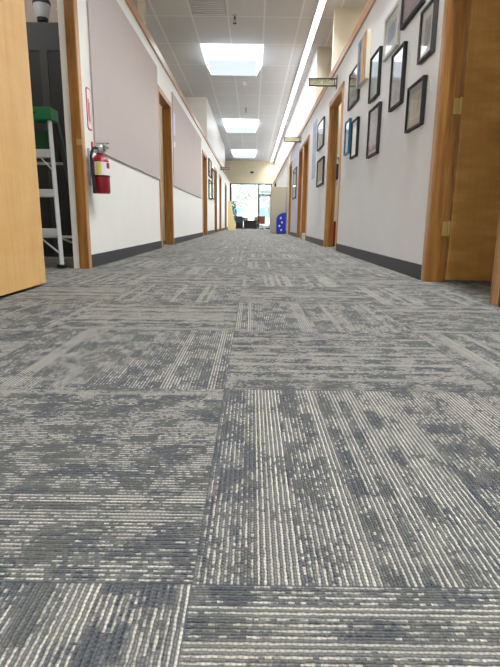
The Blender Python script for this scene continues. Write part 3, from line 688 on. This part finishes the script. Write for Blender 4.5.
# ------------------------------------------------------------------ far end furniture
t = thing('tan_cabinet', 'tall tan steel cabinet standing against the right wall far along', 'cabinet', (0.86, 17.25, 0))
MB().box(-0.235, 0.235, -0.3, 0.3, 0.05, 1.5, 0.006).box(-0.215, 0.215, -0.28, 0.28, 0, 0.05).build('body', M['tan'], t)
for a, b in ((-0.295, -0.003), (0.003, 0.295)):
    d = MB().box(-0.25, -0.235, a, b, 0.07, 1.48, 0.003).build('door', M['tan'], t)
    MB().box(-0.27, -0.25, (b - 0.04) if a < 0 else (a + 0.02), (b - 0.02) if a < 0 else (a + 0.04), 0.75, 0.9, 0.004).build('handle', M['steel'], d)
t = thing('spray_bottle', 'small dark bottle standing on top of the tan cabinet', 'bottle', (0.74, 17.05, 1.5))
MB().lathe([(0.03, 0), (0.032, 0.01), (0.032, 0.08), (0.014, 0.11), (0.014, 0.13)]).build('body', M['bronze'], t, True); MB().box(-0.012, 0.035, -0.01, 0.01, 0.13, 0.155, 0.003).build('nozzle', M['grille'], t)
# blue recycling bin with a domed top
t = thing('blue_bin', 'bright blue bin with a domed top and white marks before the tan cabinet', 'bin', (0.93, 16.72, 0))
pts = [(-0.14, 0.02), (0.15, 0.02), (0.15, 0.67)] + [(0.15 - 0.29 * math.sin(k * PI / 20), 0.47 + 0.20 * math.cos(k * PI / 20)) for k in range(1, 11)]
MB().prism(pts, 'Y', -0.16, 0.16, 0.006).build('body', M['blue'], t)
MB().box(-0.13, 0.14, -0.15, 0.15, 0, 0.02).build('base', M['black'], t)
for cx, cz, r in ((-0.01, 0.50, 0.035), (0.03, 0.36, 0.032), (-0.05, 0.25, 0.032), (0.01, 0.12, 0.03)):
    n = 7; MB().prism([(cx + r * (1 + 0.3 * math.sin(3 * k)) * math.cos(2 * PI * k / n), cz + r * 1.2 * math.sin(2 * PI * k / n)) for k in range(n)], 'Y', -0.1625, -0.1595).build('white_mark', M['signwhite'], t)
# pale board leaning on the left wall
t = thing('leaning_board', 'pale yellow tapered board leaning by the left wall at the far end', 'board', (-0.93, 22.6, 0))
b = MB(); V = [(-0.15, -0.02, 0), (0.20, 0.0, 0), (-0.02, 0.1, 1.25), (-0.14, 0.1, 1.27)]
bb = bmesh.new(); f0 = [bb.verts.new(v) for v in V]; f1 = [bb.verts.new((v[0], v[1] + 0.04, v[2])) for v in V]
bb.faces.new(f0); bb.faces.new(f1[::-1])
for k in range(4): bb.faces.new((f0[k], f1[k], f1[(k + 1) % 4], f0[(k + 1) % 4]))
b.add(bb); b.build('panel', M['pboard'], t)
MB().bar((-0.1, 0.13, 1.2), (-0.1, 0.42, 0.0), 0.03).build('prop', M['pboard'], t)
# black lounge chair
t = thing('lounge_chair', 'low black armless chair before the end glazing on the left', 'chair', (-0.67, 26.6, 0))
MB().box(-0.19, 0.19, -0.2, 0.24, 0.26, 0.36, 0.02).build('seat', M['black'], t)
MB().box(-0.19, 0.19, -0.28, -0.2, 0.3, 0.66, 0.02).build('backrest', M['teal'], t)
for a in (-0.165, 0.165):
    for c in (-0.23, 0.2): MB().rod((a, c, 0), (a, c, 0.3), 0.018, 0.022).build('leg', M['black'], t)
MB().box(-0.17, 0.17, -0.215, -0.2, 0.06, 0.27).build('skirt', M['black'], t)
# dark bench
t = thing('low_bench', 'long dark low bench below the end glazing', 'bench', (-0.12, 27.0, 0))
MB().box(-0.36, 0.36, -0.2, 0.2, 0.38, 0.45, 0.01).build('top', M['darkwood'], t)
MB().box(-0.33, 0.33, -0.17, 0.17, 0.08, 0.38).build('cabinet', M['darkwood'], t)
for a in (-0.3, 0.3):
    for c in (-0.15, 0.15): MB().rod((a, c, 0), (a, c, 0.08), 0.025).build('foot', M['black'], t)
# brown task chair on a chrome base
t = thing('task_chair', 'brown backed swivel chair on a pale castor base near the exit door', 'chair', (0.47, 25.1, 0), 0.1)
MB().box(-0.15, 0.15, -0.06, -0.02, 0.32, 0.65, 0.015).build('backrest', M['brown'], t)
MB().box(-0.17, 0.17, -0.03, 0.3, 0.28, 0.34, 0.02).build('seat', M['brown'], t)
MB().rod((0, 0.13, 0.1), (0, 0.13, 0.28), 0.022).build('column', M['steel'], t)
for k in range(5):
    a = 2 * PI * k / 5 + 0.3; ex, ey = 0.2 * math.cos(a), 0.13 + 0.2 * math.sin(a)
    lg = MB().bar((0, 0.13, 0.11), (ex, ey, 0.075), 0.035, 0.025).build('leg', M['alu'], t)
    MB().rod((ex - 0.012, ey, 0.035), (ex + 0.012, ey, 0.035), 0.035).rod((ex, ey, 0.035), (ex, ey, 0.08), 0.008).build('castor', M['frost'], lg)

# ------------------------------------------------------------------ outside
S('ground', MB().box(-30, 30, YE + 0.12, 80, -0.12, -0.02), M['asphalt'])
t = thing('car', 'white car parked outside facing the end glazing', 'car', (-0.75, 37.5, -0.02))
prof = [(-2.1, 0.35), (-2.1, 0.75), (-1.9, 0.9), (-0.9, 1.0), (1.9, 0.98), (2.1, 0.85), (2.1, 0.35)]
MB().prism(prof, 'X', -0.86, 0.86, 0.05).build('body', M['carpaint'], t)
cab = MB().prism([(-0.95, 0.98), (-0.25, 1.42), (1.1, 1.42), (1.75, 0.96)], 'X', -0.74, 0.74, 0.05).build('cabin', M['carpaint'], t)
ws = MB(); f = ws.b.faces.new([ws.b.verts.new(v) for v in ((-0.68, -0.905, 1.02), (0.68, -0.905, 1.02), (0.62, -0.30, 1.40), (-0.62, -0.30, 1.40))]); ws.build('windscreen', M['carglass'], t)
for sg in (-1, 1):
    MB().prism([(-0.7, 1.03), (-0.2, 1.36), (1.05, 1.36), (1.5, 1.03)], 'X', sg * 0.742, sg * 0.752).build('side_window', M['carglass'], t)
    MB().box(sg * 0.62 - 0.14, sg * 0.62 + 0.14, -2.115, -2.09, 0.66, 0.78, 0.01).build('headlamp', M['frost'], t)
    MB().box(sg * 0.92 - 0.08, sg * 0.92 + 0.08, -0.75, -0.62, 0.98, 1.1, 0.02).build('mirror', M['carpaint'], t)
    for y in (-1.3, 1.3): MB().rod((sg * 0.70, y, 0.33), (sg * 0.88, y, 0.33), 0.33, n=28).build('wheel', M['tyre'], t)
MB().box(-0.45, 0.45, -2.115, -2.09, 0.5, 0.7, 0.01).build('grille', M['black'], t)
def tree(name, label, x, y, h, r, n, mat, trunk=True, zc=None, group=None):
    t = thing(name, label, 'tree' if trunk else 'shrub', (x, y, -0.02), 0, group)
    rnd = random.Random(int(x * 10 + y))
    if trunk:
        k = MB().rod((0, 0, 0), (0, 0, h * 0.6), 0.14, 0.07)
        for q in range(5):
            a = rnd.random() * 6.28; k.rod((0, 0, h * (0.3 + 0.06 * q)), (r * 0.6 * math.cos(a), r * 0.6 * math.sin(a), h * (0.55 + 0.07 * q)), 0.05, 0.02, 8)
        k.build('trunk', M['bark'], t)
    else: MB().rod((0, 0, 0), (0, 0, h * 0.6), 0.02, 0.012).build('stem', M['bark'], t)
    m = MB(); b = m.b
    for q in range(n):
        while True:
            v = Vector((rnd.uniform(-1, 1), rnd.uniform(-1, 1), rnd.uniform(-1, 1)))
            if 0.3 < v.length < 1: break
        zz = (zc if zc else (h * 0.62 if trunk else h * 0.5))
        hh = (h * 0.45 if trunk else h * 0.48)
        c = Vector((v.x * r, v.y * r, zz + v.z * hh)); L = (0.16 if trunk else 0.06)
        d1_ = Vector((rnd.uniform(-1, 1), rnd.uniform(-1, 1), rnd.uniform(-1, 1))).normalized() * L; d2_ = d1_.cross(Vector((rnd.uniform(-1, 1), 1, rnd.uniform(-1, 1)))).normalized() * L * 0.6
        b.faces.new([b.verts.new(c + d1_), b.verts.new(c + d2_), b.verts.new(c - d1_), b.verts.new(c - d2_)])
    m.build('foliage', mat, t)
TG = 'trees beyond the parked car'
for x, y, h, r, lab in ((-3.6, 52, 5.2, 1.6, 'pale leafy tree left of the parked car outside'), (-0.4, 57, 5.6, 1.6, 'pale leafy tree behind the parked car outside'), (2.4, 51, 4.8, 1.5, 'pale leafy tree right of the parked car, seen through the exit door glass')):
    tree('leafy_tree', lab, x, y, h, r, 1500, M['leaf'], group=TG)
tree('garden_shrub', 'round dark green shrub just outside the glazing at its left edge', -1.15, 30.8, 1.62, 0.22, 420, M['shrub'], False)
tree('potted_shrub', 'small dark shrub outside by the exit door', 0.25, 29.6, 0.75, 0.16, 250, M['shrub'], False)
t = thing('house', 'pale low house far outside behind the trees', 'house', (0, 66, -0.02))
MB().box(-9, 9, 0, 6, 0, 3.0).build('wall', M['siding'], t); MB().prism([(-0.6, 3.0), (6.6, 3.0), (3, 4.8)], 'X', -9.4, 9.4).build('roof', M['roof'], t)
for x in (-4, -1.2, 1.6, 4.4): MB().box(x - 0.6, x + 0.6, -0.03, 0.02, 1.0, 2.2).build('window', M['carglass'], t)
